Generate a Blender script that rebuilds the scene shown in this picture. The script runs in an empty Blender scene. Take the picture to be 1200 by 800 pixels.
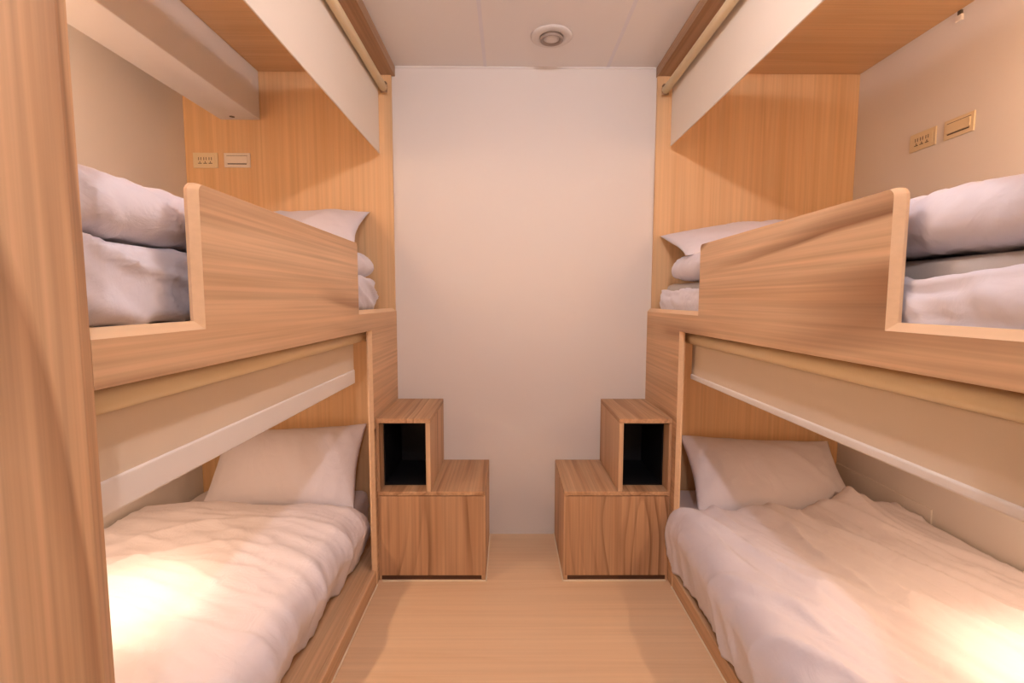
import bpy, bmesh, math, random
from mathutils import Vector, Matrix, noise

C = bpy.context.scene.collection
PI = math.pi
ZC = 2.40          # room ceiling
D = 2.488          # back wall
WL, WR = -1.61, 1.735
YF = -1.45         # wall behind the viewer

# ------------------------------------------------------------------ materials
def new_mat(name):
    m = bpy.data.materials.new(name); m.use_nodes = True
    nt = m.node_tree
    return m, nt, nt.nodes['Principled BSDF']

def plain(name, col, rough=0.6, bump=0.0, bscale=200.0, metal=0.0, var=0.0):
    m, nt, b = new_mat(name)
    b.inputs['Roughness'].default_value = rough
    b.inputs['Metallic'].default_value = metal
    tc = nt.nodes.new('ShaderNodeTexCoord')
    n = nt.nodes.new('ShaderNodeTexNoise'); n.inputs['Scale'].default_value = 6.0 if var else bscale
    nt.links.new(tc.outputs['Object'], n.inputs['Vector'])
    mx = nt.nodes.new('ShaderNodeMix'); mx.data_type = 'RGBA'
    mx.inputs['A'].default_value = (*col, 1)
    mx.inputs['B'].default_value = (*[c * (1 - var) for c in col], 1)
    nt.links.new(n.outputs['Fac'], mx.inputs['Factor'])
    nt.links.new(mx.outputs['Result'], b.inputs['Base Color'])
    if bump:
        n2 = nt.nodes.new('ShaderNodeTexNoise'); n2.inputs['Scale'].default_value = bscale
        n2.inputs['Detail'].default_value = 4
        nt.links.new(tc.outputs['Object'], n2.inputs['Vector'])
        bp = nt.nodes.new('ShaderNodeBump'); bp.inputs['Strength'].default_value = bump
        bp.inputs['Distance'].default_value = 0.002
        nt.links.new(n2.outputs['Fac'], bp.inputs['Height'])
        nt.links.new(bp.outputs['Normal'], b.inputs['Normal'])
    return m

def wood(name, axis, light, mid, dark, streak=0.6, seed=0.0, wide=1.0, rough=0.5, fine=0.25, warp=0.15):
    """timber laminate: grain runs along `axis`; broad tone bands, fine pores, sparse dark growth lines"""
    m, nt, b = new_mat(name)
    N, L = nt.nodes, nt.links
    tc = N.new('ShaderNodeTexCoord')
    def vec(sc_a, sc_c, loc):
        mp = N.new('ShaderNodeMapping')
        s = [sc_c] * 3; s['XYZ'.index(axis)] = sc_a
        mp.inputs['Scale'].default_value = s
        mp.inputs['Location'].default_value = (seed + loc, seed * 1.7 - loc, seed * .6 + loc * 2)
        return mp
    # domain warp so the growth lines bow
    w = N.new('ShaderNodeTexNoise'); w.inputs['Scale'].default_value = 1.0; w.inputs['Detail'].default_value = 1.5
    mw = vec(.9, 1.5 * wide, 3.1); L.new(tc.outputs['Object'], mw.inputs['Vector']); L.new(mw.outputs['Vector'], w.inputs['Vector'])
    sub = N.new('ShaderNodeVectorMath'); sub.operation = 'SUBTRACT'; sub.inputs[1].default_value = (.5, .5, .5)
    L.new(w.outputs['Color'], sub.inputs[0])
    scl = N.new('ShaderNodeVectorMath'); scl.operation = 'SCALE'; scl.inputs['Scale'].default_value = warp
    L.new(sub.outputs[0], scl.inputs[0])
    add = N.new('ShaderNodeVectorMath'); add.operation = 'ADD'
    L.new(tc.outputs['Object'], add.inputs[0]); L.new(scl.outputs[0], add.inputs[1])
    # broad bands
    m1 = vec(.25, 7.0 * wide, .0); L.new(add.outputs[0], m1.inputs['Vector'])
    n1 = N.new('ShaderNodeTexNoise'); n1.inputs['Scale'].default_value = 1.0; n1.inputs['Detail'].default_value = 3
    n1.inputs['Roughness'].default_value = .6
    L.new(m1.outputs['Vector'], n1.inputs['Vector'])
    r1 = N.new('ShaderNodeValToRGB'); e = r1.color_ramp.elements
    e[0].position = .34; e[0].color = (*mid, 1); e[1].position = .68; e[1].color = (*light, 1)
    L.new(n1.outputs['Fac'], r1.inputs['Fac'])
    # growth lines
    m2 = vec(.22, 2.6 * wide, 7.7); L.new(add.outputs[0], m2.inputs['Vector'])
    n2 = N.new('ShaderNodeTexNoise'); n2.inputs['Scale'].default_value = 1.0; n2.inputs['Detail'].default_value = .6
    L.new(m2.outputs['Vector'], n2.inputs['Vector'])
    mu = N.new('ShaderNodeMath'); mu.operation = 'MULTIPLY'; mu.inputs[1].default_value = 9.0
    L.new(n2.outputs['Fac'], mu.inputs[0])
    fr = N.new('ShaderNodeMath'); fr.operation = 'FRACT'; L.new(mu.outputs[0], fr.inputs[0])
    r2 = N.new('ShaderNodeValToRGB'); e = r2.color_ramp.elements
    e[0].position = .0; e[0].color = (0, 0, 0, 1); e[1].position = 1.0; e[1].color = (0, 0, 0, 1)
    q = r2.color_ramp.elements.new(.62); q.color = (.10, .10, .10, 1)
    q = r2.color_ramp.elements.new(.92); q.color = (1, 1, 1, 1)
    L.new(fr.outputs[0], r2.inputs['Fac'])
    m3 = vec(.8, 2.6 * wide, 12.3); L.new(tc.outputs['Object'], m3.inputs['Vector'])
    n3 = N.new('ShaderNodeTexNoise'); n3.inputs['Scale'].default_value = 1.0; n3.inputs['Detail'].default_value = 1
    L.new(m3.outputs['Vector'], n3.inputs['Vector'])
    r3 = N.new('ShaderNodeMapRange'); r3.inputs['From Min'].default_value = .38; r3.inputs['From Max'].default_value = .58
    L.new(n3.outputs['Fac'], r3.inputs['Value'])
    mm = N.new('ShaderNodeMath'); mm.operation = 'MULTIPLY'; L.new(r2.outputs['Color'], mm.inputs[0]); L.new(r3.outputs[0], mm.inputs[1])
    ms = N.new('ShaderNodeMath'); ms.operation = 'MULTIPLY'; ms.inputs[1].default_value = streak; L.new(mm.outputs[0], ms.inputs[0])
    mix = N.new('ShaderNodeMix'); mix.data_type = 'RGBA'
    L.new(ms.outputs[0], mix.inputs['Factor']); L.new(r1.outputs['Color'], mix.inputs['A']); mix.inputs['B'].default_value = (*dark, 1)
    # fine pores
    m4 = vec(1.1, 95.0, 1.3); L.new(tc.outputs['Object'], m4.inputs['Vector'])
    n4 = N.new('ShaderNodeTexNoise'); n4.inputs['Scale'].default_value = 1.0; n4.inputs['Detail'].default_value = 2
    L.new(m4.outputs['Vector'], n4.inputs['Vector'])
    r4 = N.new('ShaderNodeMapRange'); r4.inputs['From Min'].default_value = .3; r4.inputs['From Max'].default_value = .7
    r4.inputs['To Min'].default_value = 1 - fine; r4.inputs['To Max'].default_value = 1.0
    L.new(n4.outputs['Fac'], r4.inputs['Value'])
    sc = N.new('ShaderNodeVectorMath'); sc.operation = 'SCALE'
    L.new(mix.outputs['Result'], sc.inputs[0]); L.new(r4.outputs[0], sc.inputs['Scale'])
    L.new(sc.outputs[0], b.inputs['Base Color'])
    b.inputs['Roughness'].default_value = rough
    b.inputs['Specular IOR Level'].default_value = .3
    bp = N.new('ShaderNodeBump'); bp.inputs['Strength'].default_value = .08; bp.inputs['Distance'].default_value = .001
    L.new(n4.outputs['Fac'], bp.inputs['Height']); L.new(bp.outputs['Normal'], b.inputs['Normal'])
    return m

WL_, WM_, WD_ = (.80, .545, .335), (.64, .39, .215), (.30, .145, .068)
M = {}
M['wood_y'] = wood('board_grain_lengthwise', 'Y', WL_, WM_, WD_, seed=2.3, streak=1.0)
M['wood_z'] = wood('board_grain_upright', 'Z', WL_, WM_, WD_, seed=5.9, streak=.6)
M['wood_door'] = wood('door_grain_upright', 'Z', (.64, .395, .225), (.50, .28, .145), (.24, .115, .055), seed=9.2, streak=.9, wide=1.7, warp=.2)
M['wood_tread'] = wood('tread_grain', 'Y', (.70, .45, .26), (.53, .30, .155), (.30, .15, .07), seed=1.2, streak=.7, wide=2.4, warp=.12)
M['panel_z'] = wood('nook_panel_upright', 'Z', (.84, .575, .325), (.78, .505, .27), (.66, .40, .20), seed=3.0, streak=.3, wide=3.0, warp=.04, fine=.12)
M['panel_x'] = wood('nook_top_crosswise', 'X', (.80, .54, .30), (.74, .47, .245), (.62, .38, .18), seed=4.0, streak=.35, wide=2.4, warp=.05, fine=.12)
M['edge'] = wood('edge_banding', 'Y', (.80, .56, .35), (.77, .53, .32), (.7, .46, .27), seed=6.0, streak=.1, wide=4, warp=.02, fine=.05)
M['floor'] = wood('maple_floor', 'X', (.82, .60, .39), (.78, .55, .345), (.7, .47, .28), seed=8.0, streak=.25, wide=1.3, rough=.33, fine=.08, warp=.1)
M['header'] = wood('header_brown', 'Y', (.50, .32, .20), (.42, .255, .15), (.3, .17, .09), seed=7.0, streak=.4, wide=2, warp=.05)
M['wall'] = plain('painted_wall', (.80, .765, .735), .85, bump=.12, bscale=260)
M['ceil'] = plain('ceiling_board', (.86, .835, .82), .9, bump=.1, bscale=300)
M['seam'] = plain('ceiling_tee_bar', (.80, .79, .83), .6)
M['cream'] = plain('cream_metal', (.84, .68, .42), .42)
M['cream_white'] = plain('white_rail', (.84, .80, .76), .4)
M['plate'] = plain('ivory_plastic', (.78, .66, .45), .4)
M['plate_white'] = plain('white_plastic', (.84, .78, .70), .4)
M['slot'] = plain('slot_dark', (.10, .075, .05), .6)
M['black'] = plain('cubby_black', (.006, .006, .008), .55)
M['dark'] = plain('toe_kick_shadow', (.12, .055, .028), .6)  # toe kick with its shadow line put into the dark brown
M['steel'] = plain('grey_ring', (.36, .29, .25), .4)
M['fixture'] = plain('fixture_white', (.74, .70, .67), .5)
M['bead'] = plain('sealant_bead', (.86, .74, .56), .45)
M['grey'] = plain('mattress_grey', (.50, .46, .43), .9, bump=.2, bscale=500)

def fabric(name, col, weave=900, bump=.25, wr=.5, rough=.9, trans=0.0):
    m, nt, b = new_mat(name)
    N, L = nt.nodes, nt.links
    tc = N.new('ShaderNodeTexCoord')
    b.inputs['Base Color'].default_value = (*col, 1); b.inputs['Roughness'].default_value = rough
    b.inputs['Specular IOR Level'].default_value = .15
    b.inputs['Sheen Weight'].default_value = .15
    n = N.new('ShaderNodeTexNoise'); n.inputs['Scale'].default_value = 9; n.inputs['Detail'].default_value = 4; n.inputs['Distortion'].default_value = 1.4
    L.new(tc.outputs['Object'], n.inputs['Vector'])
    n2 = N.new('ShaderNodeTexNoise'); n2.inputs['Scale'].default_value = weave
    L.new(tc.outputs['Object'], n2.inputs['Vector'])
    b1 = N.new('ShaderNodeBump'); b1.inputs['Strength'].default_value = wr; b1.inputs['Distance'].default_value = .012
    L.new(n.outputs['Fac'], b1.inputs['Height'])
    b2 = N.new('ShaderNodeBump'); b2.inputs['Strength'].default_value = bump; b2.inputs['Distance'].default_value = .0006
    L.new(n2.outputs['Fac'], b2.inputs['Height']); L.new(b1.outputs['Normal'], b2.inputs['Normal'])
    L.new(b2.outputs['Normal'], b.inputs['Normal'])
    return m
M['linen'] = fabric('white_cotton', (.77, .74, .81))
M['linen_soft'] = fabric('white_cotton_smooth', (.77, .74, .81), wr=.3)
M['blind'] = fabric('blind_cloth', (.72, .60, .46), weave=1400, bump=.12, wr=0.0)
M['blind_pale'] = fabric('blind_cloth_pale', (.78, .69, .58), weave=1400, bump=.12, wr=0.0)

def emit(name, col, s):
    m, nt, b = new_mat(name)
    b.inputs['Base Color'].default_value = (*col, 1)
    b.inputs['Emission Color'].default_value = (*col, 1); b.inputs['Emission Strength'].default_value = s
    return m
M['lit_cool'] = emit('lamp_diffuser', (1.0, .86, .78), 6)
M['lit_warm'] = emit('reading_diffuser', (1.0, .80, .55), 6)

# ------------------------------------------------------------------ helpers
def link(name, bm, mat, parent=None, smooth=False, bevel=0.0, seg=2):
    bmesh.ops.recalc_face_normals(bm, faces=bm.faces)
    me = bpy.data.meshes.new(name); bm.to_mesh(me); bm.free()
    mats = mat if isinstance(mat, (list, tuple)) else [mat]
    for k in mats: me.materials.append(k)
    if smooth:
        for p in me.polygons: p.use_smooth = True
    o = bpy.data.objects.new(name, me); C.objects.link(o)
    if parent is not None:
        o.parent = parent
        o.location = -parent.location if parent.parent is None else (0, 0, 0)
    if bevel:
        b = o.modifiers.new('Bevel', 'BEVEL'); b.width = bevel; b.segments = seg; b.limit_method = 'ANGLE'
        b.harden_normals = False
    return o

def thing(name, label, cat, loc, group=None):
    o = bpy.data.objects.new(name, None); C.objects.link(o)
    o.location = loc; o.empty_display_size = .1
    return tag(o, label, cat, group)

def tag(o, label, cat, group=None):
    o['label'] = label; o['category'] = cat
    if group: o['group'] = group
    return o

def box(bm, x0, x1, y0, y1, z0, z1, mi=0):
    x0, x1 = min(x0, x1), max(x0, x1)
    v = [bm.verts.new((x, y, z)) for x in (x0, x1) for y in (y0, y1) for z in (z0, z1)]
    for q in ((0, 1, 3, 2), (4, 6, 7, 5), (0, 4, 5, 1), (2, 3, 7, 6), (0, 2, 6, 4), (1, 5, 7, 3)):
        f = bm.faces.new([v[i] for i in q]); f.material_index = mi
    return bm

def bx(*a):
    bm = bmesh.new(); return box(bm, *a)

def lathe(bm, prof, origin, axis='Z', n=40, mi=0):
    """prof: (radius, height) pairs revolved about axis"""
    rings = []
    for r, h in prof:
        ring = []
        for k in range(n):
            a = 2 * PI * k / n
            p = {'Z': (r * math.cos(a), r * math.sin(a), h), 'Y': (r * math.cos(a), h, r * math.sin(a)),
                 'X': (h, r * math.cos(a), r * math.sin(a))}[axis]
            ring.append(bm.verts.new(Vector(p) + Vector(origin)))
        rings.append(ring)
    for a, b in zip(rings, rings[1:]):
        for k in range(n):
            f = bm.faces.new((a[k], a[(k + 1) % n], b[(k + 1) % n], b[k])); f.material_index = mi
    for ring in (rings[0], rings[-1]):
        try:
            f = bm.faces.new(ring); f.material_index = mi
        except ValueError: pass
    return bm

def struct(name, bm, mat, bevel=0.0, smooth=False):
    o = link(name, bm, mat, None, smooth, bevel); o['kind'] = 'structure'; return o

# ------------------------------------------------------------------ setting
T = .08
struct('floor', bx(WL - T, WR + T, YF - T, D + T, -T, 0), M['floor'])
struct('ceiling', bx(WL - T, WR + T, YF - T, D + T, ZC, ZC + T), M['ceil'])
struct('wall_left', bx(WL - T, WL, YF, D, 0, ZC), M['wall'])
struct('wall_right', bx(WR, WR + T, YF, D, 0, ZC), M['wall'])
struct('wall_back', bx(WL - T, WR + T, D, D + T, 0, ZC), M['wall'])
struct('wall_front', bx(WL - T, WR + T, YF - T, YF, 0, ZC), M['wall'])
# door behind the viewer
dr = struct('door_1', bx(-.35, .50, YF, YF + .035, 0, 2.05), M['wood_z'], bevel=.002)
hm = bmesh.new(); lathe(hm, [(.0, 0), (.024, 0), (.024, .008), (.009, .01), (.009, .04), (.0, .042)], (.42, YF + .035, 1.0), 'Y')
box(hm, .31, .43, YF + .068, YF + .08, .99, 1.01)
link('door_handle', hm, M['steel'], dr, bevel=.002)
# ceiling tee joints
for i, x in enumerate((-.120, .487)):
    struct('trim_%d' % (i + 1), bx(x - .008, x + .008, YF, D, ZC - .0015, ZC + .001), M['seam'])
struct('trim_3', bx(-.565, .728, D - .006, D, ZC - .006, ZC), M['ceil'])

# ------------------------------------------------------------------ bunk beds
def bunk(side):
    L = side == 'L'
    s = -1 if L else 1                       # outward direction
    xf = -.580 if L else .7156               # aisle face
    gn, gf, zg = (.9225, 1.864, 1.466) if L else (.910, 1.817, 1.459)
    zt, zb, Yb = 1.194, 1.123, (2.034 if L else 2.012)
    wall = WL if L else WR
    Yn = .632 if L else .585                  # aisle edge of the foot post
    name = 'bunk_bed'
    lab = ('built-in light wood bunk bed on the left, with a tall post in the near foreground' if L else
           'built-in light wood bunk bed on the right, below the beige sockets on the painted wall')
    root = thing(name, lab, 'bunk bed', ((xf + wall) / 2, 1.5, 0), 'facing bunk beds')
    def X(d): return xf + s * d              # depth d behind the aisle face
    # --- guard board, rail and down-leg cut from one board
    r = .016; c = .016
    F, B = [], []
    def add(y, z, dy=0, dz=0): F.append((y, z)); B.append((y + dy, z + dz))
    Ys = Yn + .0365
    add(Ys, zb); add(Yb, zb, -.014, -.004); add(Yb, 0, -.014, 0); add(D - .001, 0); add(D - .001, zt, 0, c)
    add(gf, zt, .012, c)
    for k in range(7):
        a = PI / 2 * k / 6
        F.append((gf - r + r * math.cos(a), zg - r + r * math.sin(a)))
        B.append((gf - r + (r + .010) * math.cos(a), zg - r + (r + .003) * math.sin(a)))
    for k in range(7):
        a = PI / 2 + PI / 2 * k / 6
        F.append((gn + r + r * math.cos(a), zg - r + r * math.sin(a)))
        B.append((gn + r + (r + .013) * math.cos(a), zg - r + (r + .004) * math.sin(a)))
    add(gn, zt, -.013, c); add(Ys, zt, 0, c)
    bm = bmesh.new()
    rows = []
    for pts, d in ((F, 0), (B, .014), (B, .020)):
        rows.append([bm.verts.new((X(d), y, z)) for y, z in pts])
    n = len(F)
    for ri, (a, b) in enumerate(zip(rows, rows[1:])):
        for k in range(n):
            f = bm.faces.new((a[k], a[(k + 1) % n], b[(k + 1) % n], b[k])); f.material_index = 1
    f0 = bm.faces.new(rows[0]); f1 = bm.faces.new(rows[-1])
    bmesh.ops.triangulate(bm, faces=[f0, f1])
    link('side_board', bm, [M['wood_y'], M['edge']], root)
    # --- foot post, chamfered
    bm = bmesh.new()
    pts = [(-.017, Yn - .28), (-.017, Yn), (0, Yn + .036), (.04, Yn + .036), (.04, Yn - .28)]
    lo = [bm.verts.new((X(d), y, 0)) for d, y in pts]; hi = [bm.verts.new((X(d), y, ZC - .002)) for d, y in pts]
    for k in range(5): bm.faces.new((lo[k], lo[(k + 1) % 5], hi[(k + 1) % 5], hi[k]))
    bm.faces.new(lo); bm.faces.new(hi)
    link('post', bm, M['wood_z'], root, bevel=.0015)
    # --- foot panel, back panel, nook top, header
    link('foot_panel', bx(X(.041), wall - s * .001, Yn - .09, Yn - .07, 0, 2.365), M['panel_z'], root, bevel=.001)
    xb = -.583 if L else .7325
    link('head_panel', bx(xb, wall - s * .001, D - .018, D - .001, 0, 2.366), M['panel_z'], root)
    xh = -.566 if L else .729
    link('top_panel', bx(xh + s * .081, wall - s * .001, Yn - .09, D - .001, 2.367, 2.385), M['panel_x'], root, bevel=.001)
    link('header_board', bx(xh, xh + s * .080, Yn + .037, D - .001, 2.352, ZC - .001), M['header'], root, bevel=.0015)
    # --- upper deck and low base
    link('upper_deck', bx(X(.037), wall - s * .001, Yn - .07, D - .02, 1.150, 1.200), M['wood_y'], root, bevel=.001)
    bm = bmesh.new()
    box(bm, X(0), X(.022), Yn + .03, Yb - .016, 0, .070)
    link('base_board', bm, M['wood_y'], root, bevel=.003)
    link('lower_deck', bx(X(.0225), wall - s * .001, Yn - .07, D - .02, .0, .064), M['wood_y'], root, bevel=.001)
    return root
bunk('L'); bunk('R')

# sealant beads at the floor
def bead(n, pts, w=.006, h=.006):
    bm = bmesh.new()
    for (x0, y0), (x1, y1) in zip(pts, pts[1:]):
        box(bm, min(x0, x1) - w / 2, max(x0, x1) + w / 2, min(y0, y1) - w / 2, max(y0, y1) + w / 2, 0, h)
    struct('trim_%d' % n, bm, M['bead'], bevel=.002)
bead(4, [(-.577, .66), (-.577, 2.020)]); bead(5, [(-.560, 2.050), (-.100, 2.050), (-.100, D - .004)])
bead(6, [(.7126, .60), (.7126, 2.0)]); bead(7, [(.700, 2.050), (.2425, 2.050), (.2425, D - .004)])

# ------------------------------------------------------------------ storage steps
def steps(side):
    L = side == 'L'
    s = -1 if L else 1
    xo = -.5785 if L else .7140              # against the bunk
    x1 = -.1035 if L else .2455              # low box free side
    x2 = -.343 if L else .482                # cubby free side
    Y0, Y1 = 2.056, D - .002
    z1, z2 = .410, .737
    lab = ('wooden storage steps with a dark open cubby, built against the left bunk' if L else
           'wooden storage steps with a dark open cubby, built against the right bunk')
    root = thing('storage_steps', lab, 'storage steps', ((xo + x1) / 2, (Y0 + Y1) / 2, 0), 'storage steps between the bunks')
    def S(x, d): return x + s * d            # towards bunk
    t = .018
    body = bmesh.new()
    box(body, x1, S(x1, t), Y0 + .004, Y1, .0, z1 - t)          # free side
    box(body, xo, xo - s * .010, Y0 + .004, Y1, .0, z1 - t)      # bunk side
    box(body, S(x1, t), xo - s * .010, Y1 - .012, Y1, .02, z1 - t)
    box(body, S(x1, t), xo - s * .010, Y0 + .03, Y1 - .012, .022, .036)
    link('lower_body', body, M['wood_z'], root, bevel=.001)
    link('toe_kick_shadow', bx(S(x1, .006), xo - s * .003, Y0 + .010, Y0 + .022, 0.0, .022), M['dark'], root)
    link('lower_tread', bx(x1, xo, Y0, Y1, z1 - t, z1), M['wood_tread'], root, bevel=.0015)
    door = link('door', bx(S(x1, .006), xo - s * .006, Y0, Y0 + .016, .024, z1 - t - .003), M['wood_door'], root, bevel=.0015)
    cub = bmesh.new()
    box(cub, x2, S(x2, .020), Y0, Y1, z1 + .0005, z2 - .021)        # free side
    box(cub, xo, xo - s * .012, Y0, Y1, z1 + .0005, z2 - .021)   # bunk side
    box(cub, S(x2, .020), xo - s * .012, Y1 - .012, Y1, z1 + .0005, z2 - .021)
    link('cubby', cub, M['wood_z'], root, bevel=.0015)
    link('upper_tread', bx(x2, xo, Y0, Y1, z2 - .020, z2), M['wood_tread'], root, bevel=.0015)
    ln = bmesh.new()  # thin black faces inside the cubby, set back from its front
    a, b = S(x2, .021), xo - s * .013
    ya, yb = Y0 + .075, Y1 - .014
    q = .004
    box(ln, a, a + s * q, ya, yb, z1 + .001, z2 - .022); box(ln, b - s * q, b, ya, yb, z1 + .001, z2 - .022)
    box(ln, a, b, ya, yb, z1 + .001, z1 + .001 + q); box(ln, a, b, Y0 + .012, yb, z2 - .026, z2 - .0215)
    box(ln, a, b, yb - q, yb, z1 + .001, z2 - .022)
    lo = link('inner_faces', ln, M['black'], root); lo['label'] = 'black inner faces of the cubby'
steps('L'); steps('R')

# ------------------------------------------------------------------ roller blinds
def blind(xt, zt, r, xf_, ztop, zbot, y0, yf, yt, barh, bart, bary, mat, mtube, mbar, label):
    root = thing('roller_blind', label, 'roller blind', (xt, (y0 + yt) / 2, zt), 'roller blinds on the bunks')
    bm = bmesh.new()
    lathe(bm, [(r * .6, y0), (r, y0 + .004), (r, yt - .004), (r * .6, yt)], (xt, 0, zt), 'Y', 32)
    link('tube', bm, mtube, root, smooth=False, bevel=.0)
    for p in bpy.data.objects[root.children[-1].name].data.polygons: p.use_smooth = len(p.vertices) == 4
    link('cloth', bx(xf_ - .0012, xf_ + .0012, y0 + .01, yf, zbot + barh * .5, ztop), mat, root)
    link('bottom_bar', bx(xf_ - bart / 2, xf_ + bart / 2, y0 + .01, yf, zbot, zbot + barh), mbar, root, bevel=min(bart, barh) * .35, seg=3)
    bm = bmesh.new(); box(bm, xt - r * .9, xt + r * .9, yt + .001, yt + .009, zt - r * 1.1, zt + r * .7 )
    box(bm, xt - r * .9, xt + r * .9, yt - .02, yt + .009, zt + r * 1.02, zt + r * 1.02 + .004)
    link('bracket', bm, M['header'], root, bevel=.001)
    return root
blind(-.613, 2.279, .0185, -.640, 2.298, 1.968, .68, 2.440, 2.440, .012, .006, 0, M['blind_pale'], M['cream'], M['blind_pale'],
      'pale roller blind rolled up high above the upper bed of the left bunk')
blind(.763, 2.274, .0185, .796, 2.292, 2.008, .62, 2.440, 2.440, .012, .006, 0, M['blind_pale'], M['cream'], M['blind_pale'],
      'pale roller blind rolled up high above the upper bed of the right bunk')
blind(-.640, 1.094, .0225, -.652, 1.10, .902, .68, 2.005, 2.120, .058, .012, 0, M['blind'], M['cream'], M['cream_white'],
      'beige roller blind with a wide white bottom bar, over the left lower bed')
blind(.775, 1.090, .0225, .787, 1.10, .915, .62, 2.045, 2.110, .022, .014, 0, M['blind'], M['cream'], M['cream_white'],
      'beige roller blind with a slim pale bottom bar, over the right lower bed')

# ------------------------------------------------------------------ soft goods
def fn(x, y, z=0.0): return noise.noise(Vector((x, y, z)))

def ridge(a, b, sa, sb, seed, w=3.0):
    """long soft creases running along b"""
    wa = a + .10 * fn(a * 2.1 + seed, b * 1.7, seed) + .03 * fn(a * 7, b * 5 + seed, 3)
    n = fn(wa * sa, b * sb + seed * 2.7, seed * 1.3)
    return (max(0.0, 1 - abs(n) * w)) ** 1.6

def slab(name, x0, x1, y0, y1, z0, z1, r, mat, disp=None, parent=None, res=.02):
    """rounded soft slab, displaced along its normal"""
    bm = bmesh.new()
    nx, ny, nz = [max(4, int(abs(q) / res)) for q in (x1 - x0, y1 - y0, z1 - z0)]
    nz = max(nz, 10)
    cache = {}
    def V(i, j, k):
        if (i, j, k) in cache: return cache[(i, j, k)]
        p = Vector((x0 + (x1 - x0) * i / nx, y0 + (y1 - y0) * j / ny, z0 + (z1 - z0) * k / nz))
        c = Vector((min(max(p.x, x0 + r), x1 - r), min(max(p.y, y0 + r), y1 - r), min(max(p.z, z0 + min(r, (z1 - z0) * .499)), z1 - min(r, (z1 - z0) * .499))))
        d = p - c
        nrm = d.normalized() if d.length > 1e-6 else Vector((0, 0, 1))
        rr = min(r, (z1 - z0) * .499)
        if d.length > 1e-6:
            q = Vector((d.x / r, d.y / r, d.z / rr))
            m = max(abs(q.x), abs(q.y), abs(q.z))
            u = q.normalized() * m
            p = c + Vector((u.x * r, u.y * r, u.z * rr)); nrm = Vector((u.x, u.y, u.z)).normalized()
        if disp: p = p + nrm * disp(p, nrm)
        v = bm.verts.new(p); cache[(i, j, k)] = v; return v
    def face(*q):
        bm.faces.new([V(*t) for t in q])
    for i in range(nx):
        for j in range(ny):
            face((i, j, 0), (i, j + 1, 0), (i + 1, j + 1, 0), (i + 1, j, 0)); face((i, j, nz), (i + 1, j, nz), (i + 1, j + 1, nz), (i, j + 1, nz))
    for i in range(nx):
        for k in range(nz):
            face((i, 0, k), (i + 1, 0, k), (i + 1, 0, k + 1), (i, 0, k + 1)); face((i, ny, k), (i, ny, k + 1), (i + 1, ny, k + 1), (i + 1, ny, k))
    for j in range(ny):
        for k in range(nz):
            face((0, j, k), (0, j, k + 1), (0, j + 1, k + 1), (0, j + 1, k)); face((nx, j, k), (nx, j + 1, k), (nx, j + 1, k + 1), (nx, j, k + 1))
    return link(name, bm, mat, parent, smooth=True)

def pillow(label, loc, rot, w=.70, h=.44, t=.15, seed=1.0, group='bed pillows'):
    bm = bmesh.new(); n = 56
    rows = {}
    for sgn in (1, -1):
        for i in range(n + 1):
            for j in range(n + 1):
                edge = i in (0, n) or j in (0, n)
                if sgn < 0 and edge: rows[(sgn, i, j)] = rows[(1, i, j)]; continue
                u = -1 + 2 * i / n; v = -1 + 2 * j / n
                # crowd samples to the rim
                u = math.sin(u * PI / 2) * .35 + u * .65; v = math.sin(v * PI / 2) * .35 + v * .65
                px = u * w / 2 * (1 - .055 * (1 - v * v)); py = v * h / 2 * (1 - .075 * (1 - u * u))
                th = ((1 - abs(u) ** 2.6) ** .62) * ((1 - abs(v) ** 2.4) ** .62)
                z = sgn * t / 2 * th
                # seam puckers, strongest near the rim
                rim = max(abs(u), abs(v))
                pk = .006 * fn(px * 26 + seed, py * 26, seed) * min(1, (1 - rim) * 6) * (rim ** 2)
                fo = .010 * ridge(px + py * .4, py, 5, 2.0, seed + 3) * th + .008 * fn(px * 4 + seed, py * 4, seed * 2) * th
                z += sgn * (pk + fo * (1 if sgn > 0 else .3))
                wob = .004 * fn(px * 9 + seed, py * 9, 7) * rim ** 4
                rows[(sgn, i, j)] = bm.verts.new((px + wob, py + wob, z))
        for i in range(n):
            for j in range(n):
                q = [rows[(sgn, i, j)], rows[(sgn, i + 1, j)], rows[(sgn, i + 1, j + 1)], rows[(sgn, i, j + 1)]]
                if sgn < 0: q.reverse()
                bm.faces.new(q)
    o = link('pillow', bm, M['linen_soft'], None, smooth=True)
    o.location = loc; o.rotation_euler = rot
    tag(o, label, 'pillow', group)
    return o

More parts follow.
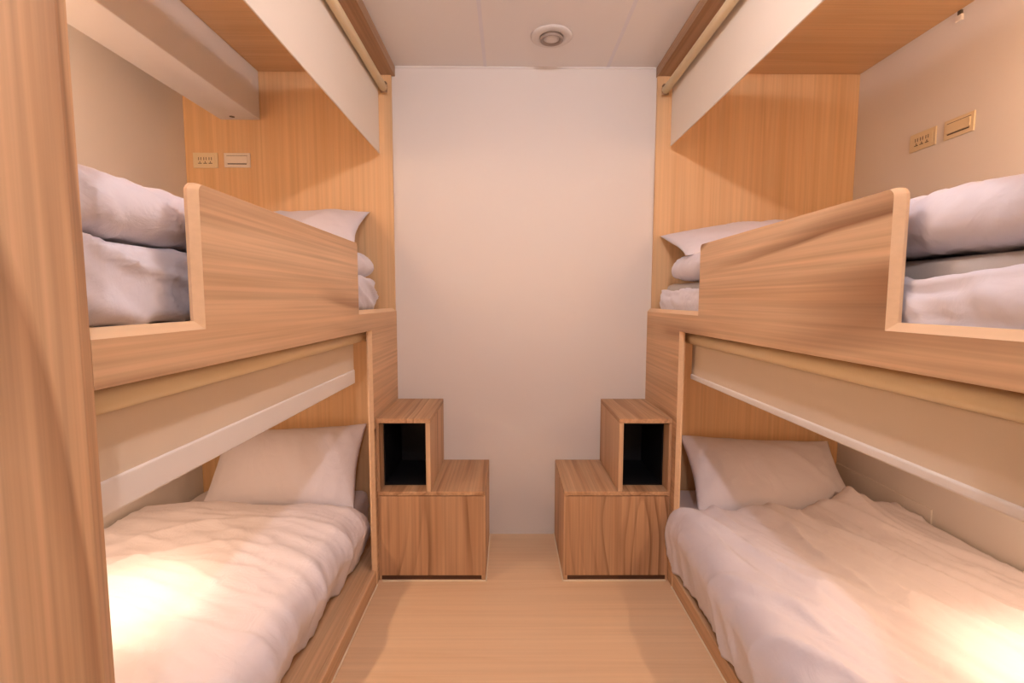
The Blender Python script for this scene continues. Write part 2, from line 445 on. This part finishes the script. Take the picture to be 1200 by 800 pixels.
def duvet(label, s, xw, xe, xh, y0, y1, ztop, zhem, foldf, seed, res=.0105):
    """quilt over a low bed: lies from the wall xw to the soft edge xe, then falls to the hem xh"""
    # profile across the bed
    R = .085
    prof = []
    L1 = abs(xe - xw) - R
    n1 = int(L1 / res)
    for k in range(n1): prof.append((xw - s * L1 * k / n1, ztop, 0, 1))
    for k in range(12):
        a = PI / 2 * k / 11 * 1.12
        prof.append((xe + s * R - s * R * math.sin(a), ztop - R + R * math.cos(a), -s * math.sin(a), math.cos(a)))
    xa, za = prof[-1][0], prof[-1][1]
    n2 = int(math.hypot(xh - xa, zhem - za) / res)
    for k in range(1, n2 + 1):
        f = k / n2
        prof.append((xa + (xh - xa) * f, za + (zhem - za) * f, -s * .92, -.25))
    ny = int((y1 - y0) / res)
    bm = bmesh.new(); grid = []
    for j in range(ny + 1):
        y = y0 + (y1 - y0) * j / ny
        row = []
        for i, (x, z, nx_, nz_) in enumerate(prof):
            dz, push, dy = foldf(x, y, i / len(prof), z)
            # far end rounds down onto the mattress
            e = (y1 - y) / .07
            drop = 0
            if e < 1: drop = -(1 - math.sqrt(max(0, 1 - (1 - e) ** 2))) * .065
            side = max(0, (ztop - z) / (ztop - zhem))
            zz = z + nz_ * dz + drop * (1 - side)
            xx = x + nx_ * (dz + push)
            zz = max(zz, .068)
            row.append(bm.verts.new((xx, y + dy, zz)))
        grid.append(row)
    for a, b in zip(grid, grid[1:]):
        for k in range(len(a) - 1):
            bm.faces.new((a[k], a[k + 1], b[k + 1], b[k]))
    o = link('duvet', bm, M['linen'], None, smooth=True)
    # normals must face out
    if o.data.polygons[5].normal.z < 0:
        o.data.flip_normals()
    sm = o.modifiers.new('Solidify', 'SOLIDIFY'); sm.thickness = .012; sm.offset = -1
    tag(o, label, 'duvet', 'white duvets')
    return o

# lower left
def fold_LL(x, y, f, z):
    d = .013 * ridge(y + .22 * math.sin(x * 3.0 + 1), x, 4.2, .9, 4.4, 3.2)
    d += .008 * ridge(y * .9 + x * .35, x, 9.0, 1.6, 9.1, 3.0)
    d += .009 * fn(x * 2.2, y * 1.8, 5) + .003 * fn(x * 9, y * 14, 1) + .005 * ridge(y + x * .25, x, 24, 2.5, 12.1, 2.8)
    d += .025 * max(0, 1 - abs((x + 1.15) / .55) ** 2) - .012
    edge = max(0, min(1, (.33 - z) / .2))
    d += edge * .014 * ridge(y, z, 11, 2, 6.6, 2.5)
    push = edge * (.02 * fn(y * 4.5, 3.3, 8) + .022 * math.exp(-((y - 2.0) / .16) ** 2))
    return d, push, .02 * fn(x * 3, 7, 2) * (1 if y > 1.8 else 0)
duvet('white duvet with a bright lamp patch on it, lower bed of the left bunk', -1, -1.585, -.625, -.705, .70, 2.10, .345, .075, fold_LL, 1)
# lower right: creases run down the bed, one corner stands up by the wall
def fold_LR(x, y, f, z):
    b = (x - .75)
    d = .028 * ridge(x + (y - 1.6) * .24, y, 5.0, .8, 2.2, 3.2)
    d += .014 * ridge(x + (y - 1.6) * .30, y, 11.0, 1.1, 7.1, 3.4)
    d += .007 * fn(x * 2.4, y * 1.6, 9) + .003 * fn(x * 12, y * 9, 4) + .005 * ridge(x + (y - 1.6) * .4, y, 26, 2.5, 12.1, 2.8)
    d += .105 * math.exp(-abs((x - (1.50 + (2.05 - y) * .05)) / .10) ** 1.3) * math.exp(-abs((y - 2.06) / .20) ** 1.4)
    d -= .016 * max(0, min(1, (x - 1.45) / .15)) * max(0, min(1, (1.98 - y) / .1)) * ridge(x + (y - 1.6) * .24, y, 5.0, .8, 2.2, 2.6)
    edge = max(0, min(1, (.33 - z) / .2))
    d += edge * .012 * ridge(y, z, 10, 2, 3.6, 2.5)
    push = edge * (.018 * fn(y * 4.0, 1.3, 5))
    return d, push, .05 * max(0, (x - 1.1) / .5) * max(0, (y - 1.4) / .7) + .02 * fn(x * 3, 2, 2) * (1 if y > 1.8 else 0)
duvet('white duvet with long creases and one raised corner, lower bed of the right bunk', 1, 1.715, .706, .745, .60, 2.045, .345, .085, fold_LR, 2)

# mattresses
def md(seed, amp=.006):
    return lambda p, n: amp * ridge(p.y + p.z * .7, p.z, 7, 2, seed, 2.6) * (1 - abs(n.z)) + .003 * fn(p.x * 6, p.y * 6, seed)
for lab, a, b, z0, z1, gr in (
        ('white-sheeted mattress under the duvet, lower bed of the left bunk', WL + .015, -.735, .066, .262, 0),
        ('white-sheeted mattress under the duvet, lower bed of the right bunk', .760, WR - .015, .066, .262, 0)):
    y0 = .64
    tag(slab('mattress', a, b, y0, D - .024, z0, z1, .035, M['linen_soft'], md(a), None, .03), lab, 'mattress', 'bed mattresses')
UL = slab('mattress', WL + .015, -.740, .64, D - .03, 1.203, 1.340, .03, M['grey'], md(3, .003), None, .03)
tag(UL, 'mattress under a creased white sheet, upper bed of the left bunk', 'mattress', 'bed mattresses')
UR = slab('mattress', .797, WR - .015, .60, D - .03, 1.203, 1.332, .03, M['grey'], md(8, .003), None, .03)
tag(UR, 'mattress with a grey side above a bunched sheet, right upper bed', 'mattress', 'bed mattresses')

def wr_L(p, n):
    a = p.z * .92 + p.y * .42
    return .015 * ridge(a, p.y, 11, .7, 5.5, 3.2) + .008 * ridge(p.z + p.y * .8, p.y, 15, 1, 8.8, 3.4) + .004 * fn(p.y * 5, p.z * 5, 2) - .004
tag(slab('bed_sheet', -.738, -.645, .66, 2.36, 1.203, 1.352, .03, M['linen'], wr_L, None, .009),
    'creased white sheet tucked round the mattress, upper bed of the left bunk', 'sheet', 'white bed sheets')
def wr_R(p, n):
    a = p.z * .9 - p.y * .32
    top = .018 * fn(p.y * 4.2, .3, 6) if n.z > .2 else 0
    return .010 * ridge(a, p.y, 12, 1.2, 3.5, 2.4) + .006 * ridge(p.z - p.y * .9, p.y, 17, 2, 1.8, 2.6) + top
tag(slab('bed_sheet', .745, .793, .62, 2.36, 1.203, 1.292, .034, M['linen'], wr_R, None, .009),
    'bunched white sheet along the mattress edge, upper bed of the right bunk', 'sheet', 'white bed sheets')

def du(seed):
    def f(p, n):
        d = .006 * ridge(p.y + .4 * p.x, p.x + p.z, 6, 1.6, seed, 1.6) + .008 * ridge(p.y - .3 * p.x + p.z, p.x, 13, 2, seed + 4, 2.6)
        return d + .003 * fn(p.x * 3, p.y * 3, seed) - .005 + .003 * ridge(p.y + .8 * p.z, p.x, 30, 4, seed + 9, 2.5)
    return f
tag(slab('duvet', WL + .02, -.640,   .67, 2.34, 1.356, 1.458, .055, M['linen'], du(2.2), None, .0125),
    'puffed white duvet lying on the upper bed of the left bunk', 'duvet', 'white duvets')
tag(slab('duvet', .770, WR - .02, .63, 2.34, 1.345, 1.452, .055, M['linen'], du(6.2), None, .0125),
    'puffed white duvet lying on the upper bed of the right bunk', 'duvet', 'white duvets')

R_ = math.radians
pillow('white pillow leaning on the wood panel, lower bed of the left bunk', (-1.080, 2.285, .443), (R_(50), R_(-2), R_(1)), .72, .43, .14, 1.3)
pillow('white pillow slumped against the wood panel, lower bed of the right bunk', (1.255, 2.27, .405), (R_(40), R_(2), R_(-2)), .76, .43, .15, 4.1)
pillow('white pillow propped on the duvet, upper bed of the left bunk', (-1.045, 2.265, 1.570), (R_(30), R_(-3), R_(2)), .73, .40, .13, 7.7)
pillow('white pillow lying low on the duvet, upper bed of the right bunk', (1.125, 2.255, 1.535), (R_(19), R_(-4), R_(-2)), .74, .40, .13, 9.4)

# ------------------------------------------------------------------ duct on the left wall
bm = bx(-1.425, -1.232, .56, D - .019, 2.135, 2.366)
o = struct('trim_8', bm, M['wall'], bevel=.003)
bm = bmesh.new(); lathe(bm, [(.012, -.001), (.012, .0), (.009, .0005), (.004, .0006)], (-1.345, 2.425, 2.1345), 'Z', 24)
tag(link('vent_cap', bm, M['slot'], None), 'small dark round hole under the white boxed duct', 'vent')
# access hatch low on the right wall
bm = bx(WR - .007, WR - .0005, 1.889, D - .02, .20, .402)
o = tag(link('access_panel', bm, M['wall'], None, bevel=.002), 'flat white access panel low on the right wall behind the bed', 'access panel')

# ------------------------------------------------------------------ sockets and switches
def plate_tools(onback, cx, cz, w, h, name, label, cat, mat, kind, group):
    """drawn in plate space (a across, b up, d out), then set on its wall"""
    if onback:
        base = (cx, D - .019, cz); fx = lambda a, b, d: (cx + a, D - .019 - d, cz + b)
    else:
        base = (WR - .0005, cx, cz); fx = lambda a, b, d: (WR - .0005 - d, cx - a, cz + b)
    root = thing(name, label, cat, base, group)
    def pb(bm, a0, a1, b0, b1, d0, d1):
        vs = [bm.verts.new(fx(a, b, d)) for a in (a0, a1) for b in (b0, b1) for d in (d0, d1)]
        for q in ((0, 1, 3, 2), (4, 6, 7, 5), (0, 4, 5, 1), (2, 3, 7, 6), (0, 2, 6, 4), (1, 5, 7, 3)):
            bm.faces.new([vs[i] for i in q])
    bm = bmesh.new(); pb(bm, -w / 2, w / 2, -h / 2, h / 2, 0, .006)
    link('plate', bm, mat, root, bevel=.002)
    if kind == 'socket':
        bm = bmesh.new(); pb(bm, -w * .40, w * .40, -h * .30, h * .30, .006, .008)
        link('insert', bm, M['plate'], root, bevel=.0008)
        for c in (-.026, 0, .026) :
            sl = bmesh.new()
            pb(sl, c - .0072, c - .0042, .000, .014, .008, .0086); pb(sl, c + .0042, c + .0072, .000, .014, .008, .0086)
            pb(sl, c - .009, c + .009, -.017, -.0135, .008, .0086); pb(sl, c - .002, c + .002, -.012, -.006, .008, .0086)
            link('slot', sl, M['slot'], root)
    else:
        bm = bmesh.new(); pb(bm, -w * .40, w * .40, -h * .22, h * .26, .006, .0105)
        link('rocker', bm, mat, root, bevel=.0012)
        bm = bmesh.new(); pb(bm, -w * .36, w * .36, -h * .29, -h * .235, .006, .0072)
        pb(bm, -w * .40, w * .40, h * .30, h * .325, .006, .0066)
        link('name_strip', bm, M['slot'], root)
    return root
plate_tools(True, -1.508, 1.939, .122, .074, 'wall_socket', 'ivory wall socket in the corner of the wood panel above the left upper bed', 'socket', M['plate'], 'socket', 'wall sockets')
plate_tools(True, -1.351, 1.940, .130, .070, 'wall_switch', 'pale rocker switch beside the socket on the wood panel, left bunk', 'switch', M['plate_white'], 'switch', 'wall switches')
plate_tools(False, 2.068, 1.922, .128, .074, 'wall_socket', 'beige wall socket on the right wall above the upper bed', 'socket', M['plate'], 'socket', 'wall sockets')
plate_tools(False, 1.905, 1.922, .126, .074, 'wall_switch', 'beige rocker switch nearer the viewer than the socket on the right wall', 'switch', M['plate'], 'switch', 'wall switches')
# little clip at the top of the right wall
rt = thing('cable_clip', 'tiny white cable clip with a dark hole high on the right wall', 'clip', (WR - .0005, 1.936, 2.345))
bm = bx(WR - .012, WR - .0005, 1.922, 1.950, 2.322, 2.345); link('clip_body', bm, M['plate_white'], rt, bevel=.003)
bm = bx(WR - .010, WR - .0005, 1.928, 1.944, 2.346, 2.362); link('clip_hole', bm, M['slot'], rt, bevel=.002)

# ------------------------------------------------------------------ ceiling lights
def ceiling_light(x, y, label, lit):
    rt = thing('ceiling_light', label, 'ceiling light', (x, y, ZC - .0005), 'round ceiling lights')
    z = ZC - .001
    bm = bmesh.new(); lathe(bm, [(.092, z), (.090, z - .005), (.082, z - .009), (.058, z - .010), (.052, z - .004)], (x, y, 0), 'Z', 48)
    link('rim', bm, M['fixture'], rt, smooth=True)
    bm = bmesh.new(); lathe(bm, [(.050, z - .006), (.050, z - .018), (.044, z - .021), (.037, z - .017), (.034, z - .010)], (x, y, 0), 'Z', 48)
    link('centre_ring', bm, M['steel'], rt, smooth=True)
    bm = bmesh.new(); lathe(bm, [(.033, z - .006), (.033, z - .0125), (.020, z - .015), (.002, z - .016)], (x, y, 0), 'Z', 48)
    link('lens', bm, M['lit_cool'] if lit else M['fixture'], rt, smooth=True)
ceiling_light(.184, 2.205, 'unlit round ceiling light with a darker centre ring, near the back wall', False)
LY = 1.15
ceiling_light(.170, LY, 'lit round ceiling light over the middle of the aisle', True)
ceiling_light(.170, -.60, 'added round ceiling light behind the viewer, lit to fill the aisle', True)  # added fill, unseen behind the viewer

def area(x, y, z, e, col, size=.08, rot=(0, 0, 0), spread=PI, name='lamp'):
    d = bpy.data.lights.new(name, 'AREA'); d.shape = 'DISK'; d.size = size; d.energy = e; d.color = col; d.spread = spread
    o = bpy.data.objects.new(name, d); C.objects.link(o); o.location = (x, y, z); o.rotation_euler = rot; return o
def spot(x, y, z, e, col, ang, blend, rot=(0, 0, 0), size=.03, name='lamp'):
    d = bpy.data.lights.new(name, 'SPOT'); d.energy = e; d.color = col; d.spot_size = ang; d.spot_blend = blend; d.shadow_soft_size = size
    o = bpy.data.objects.new(name, d); C.objects.link(o); o.location = (x, y, z); o.rotation_euler = rot; return o

COOL = (1.0, .905, .93); WARM = (1.0, .655, .42)
def down(x, y, e, name):
    d = bpy.data.lights.new(name, 'POINT'); d.energy = e; d.color = COOL; d.shadow_soft_size = .035
    o = bpy.data.objects.new(name, d); C.objects.link(o); o.location = (x, y, ZC - .07); return o
down(.170, LY, 10, 'downlight_and_fill'); down(.170, -.60, 30, 'downlight_and_fill')  # the rear one is added fill light

# reading lamps, one per lower berth: small round puck under the deck
def reading(x, y, z, label):
    rt = thing('reading_lamp', label, 'reading lamp', (x, y, z), 'berth reading lamps')
    bm = bmesh.new(); lathe(bm, [(.036, z), (.036, z - .012), (.032, z - .016), (.026, z - .016), (.025, z - .010)], (x, y, 0), 'Z', 36)
    link('housing', bm, M['fixture'], rt)
    bm = bmesh.new(); lathe(bm, [(.0245, z - .008), (.0245, z - .013), (.002, z - .0135)], (x, y, 0), 'Z', 36)
    link('diffuser', bm, M['lit_warm'], rt)
reading(-1.15, 1.32, 1.1495, 'small round lamp under the upper deck of the left bunk')
reading(1.32, 1.02, 1.1495, 'small round lamp under the upper deck of the right bunk')
def fill_batten(x, y, z, label, turn):  # unseen lamp bars, added to brighten the upper nooks
    rt = thing('fill_bar_lamp', label, 'bar lamp', (x, y, z), 'added nook fill lamps')
    link('housing', bx(x - .26, x + .26, y, y + .014, z - .02, z + .02), M['fixture'], rt, bevel=.003)
    link('diffuser', bx(x - .25, x + .25, y + .0145, y + .019, z - .015, z + .015), M['lit_warm'], rt, bevel=.002)
    link('arm', bx(x - .02, x + .02, y - .003, y + .001, z - .012, z + .012), M['fixture'], rt)
    rt.rotation_euler.z = turn
fill_batten(-1.33, .72, 1.98, 'slim lamp bar added out of view to brighten the left upper nook', R_(60))
fill_batten(1.40, .675, 1.98, 'slim lamp bar added out of view to brighten the right upper nook', R_(-60))
spot(-1.10, 1.33, 1.125, 23, (1, .81, .54), R_(49), 1.0, (0, R_(5), 0), .02, 'reading_glow')
spot(1.30, .99, 1.125, 23, (1, .81, .54), R_(54), 1.0, (0, R_(-5), 0), .02, 'reading_glow')
area(-1.15, 1.32, 1.130, 5.2, WARM, .05, name='reading_spill'); area(1.32, 1.02, 1.130, 5.2, WARM, .05, name='reading_spill')
for bx_, by_, e, tn in ((-1.345, .745, 14.5, 62), (1.415, .70, 8.5, -60)):
    q = area(bx_, by_, 1.98, e, WARM, .50, (PI / 2, 0, R_(tn)), name='bar_fill'); q.data.shape = 'RECTANGLE'; q.data.size_y = .03; q.data.spread = R_(125)

# ------------------------------------------------------------------ world and camera
w = bpy.data.worlds.new('World'); bpy.context.scene.world = w; w.use_nodes = True
w.node_tree.nodes['Background'].inputs['Color'].default_value = (.9, .8, .7, 1)
w.node_tree.nodes['Background'].inputs['Strength'].default_value = .3
cam = bpy.data.cameras.new('camera'); co = bpy.data.objects.new('camera', cam); C.objects.link(co)
cam.sensor_width = 36; cam.lens = 563.586 / 1200 * 36; cam.clip_start = .05
co.matrix_world = Matrix.Translation((0, 0, 1.2501)) @ Matrix.Rotation(-.0063, 4, 'Z') @ Matrix.Rotation(PI / 2 - .0853, 4, 'X') @ Matrix.Rotation(.0022, 4, 'Z')
sc = bpy.context.scene; sc.camera = co
sc.view_settings.view_transform = 'Standard'; sc.view_settings.look = 'None'
sc.view_settings.gamma = 1; sc.view_settings.use_curve_mapping = False
sc.view_settings.exposure = 0.34
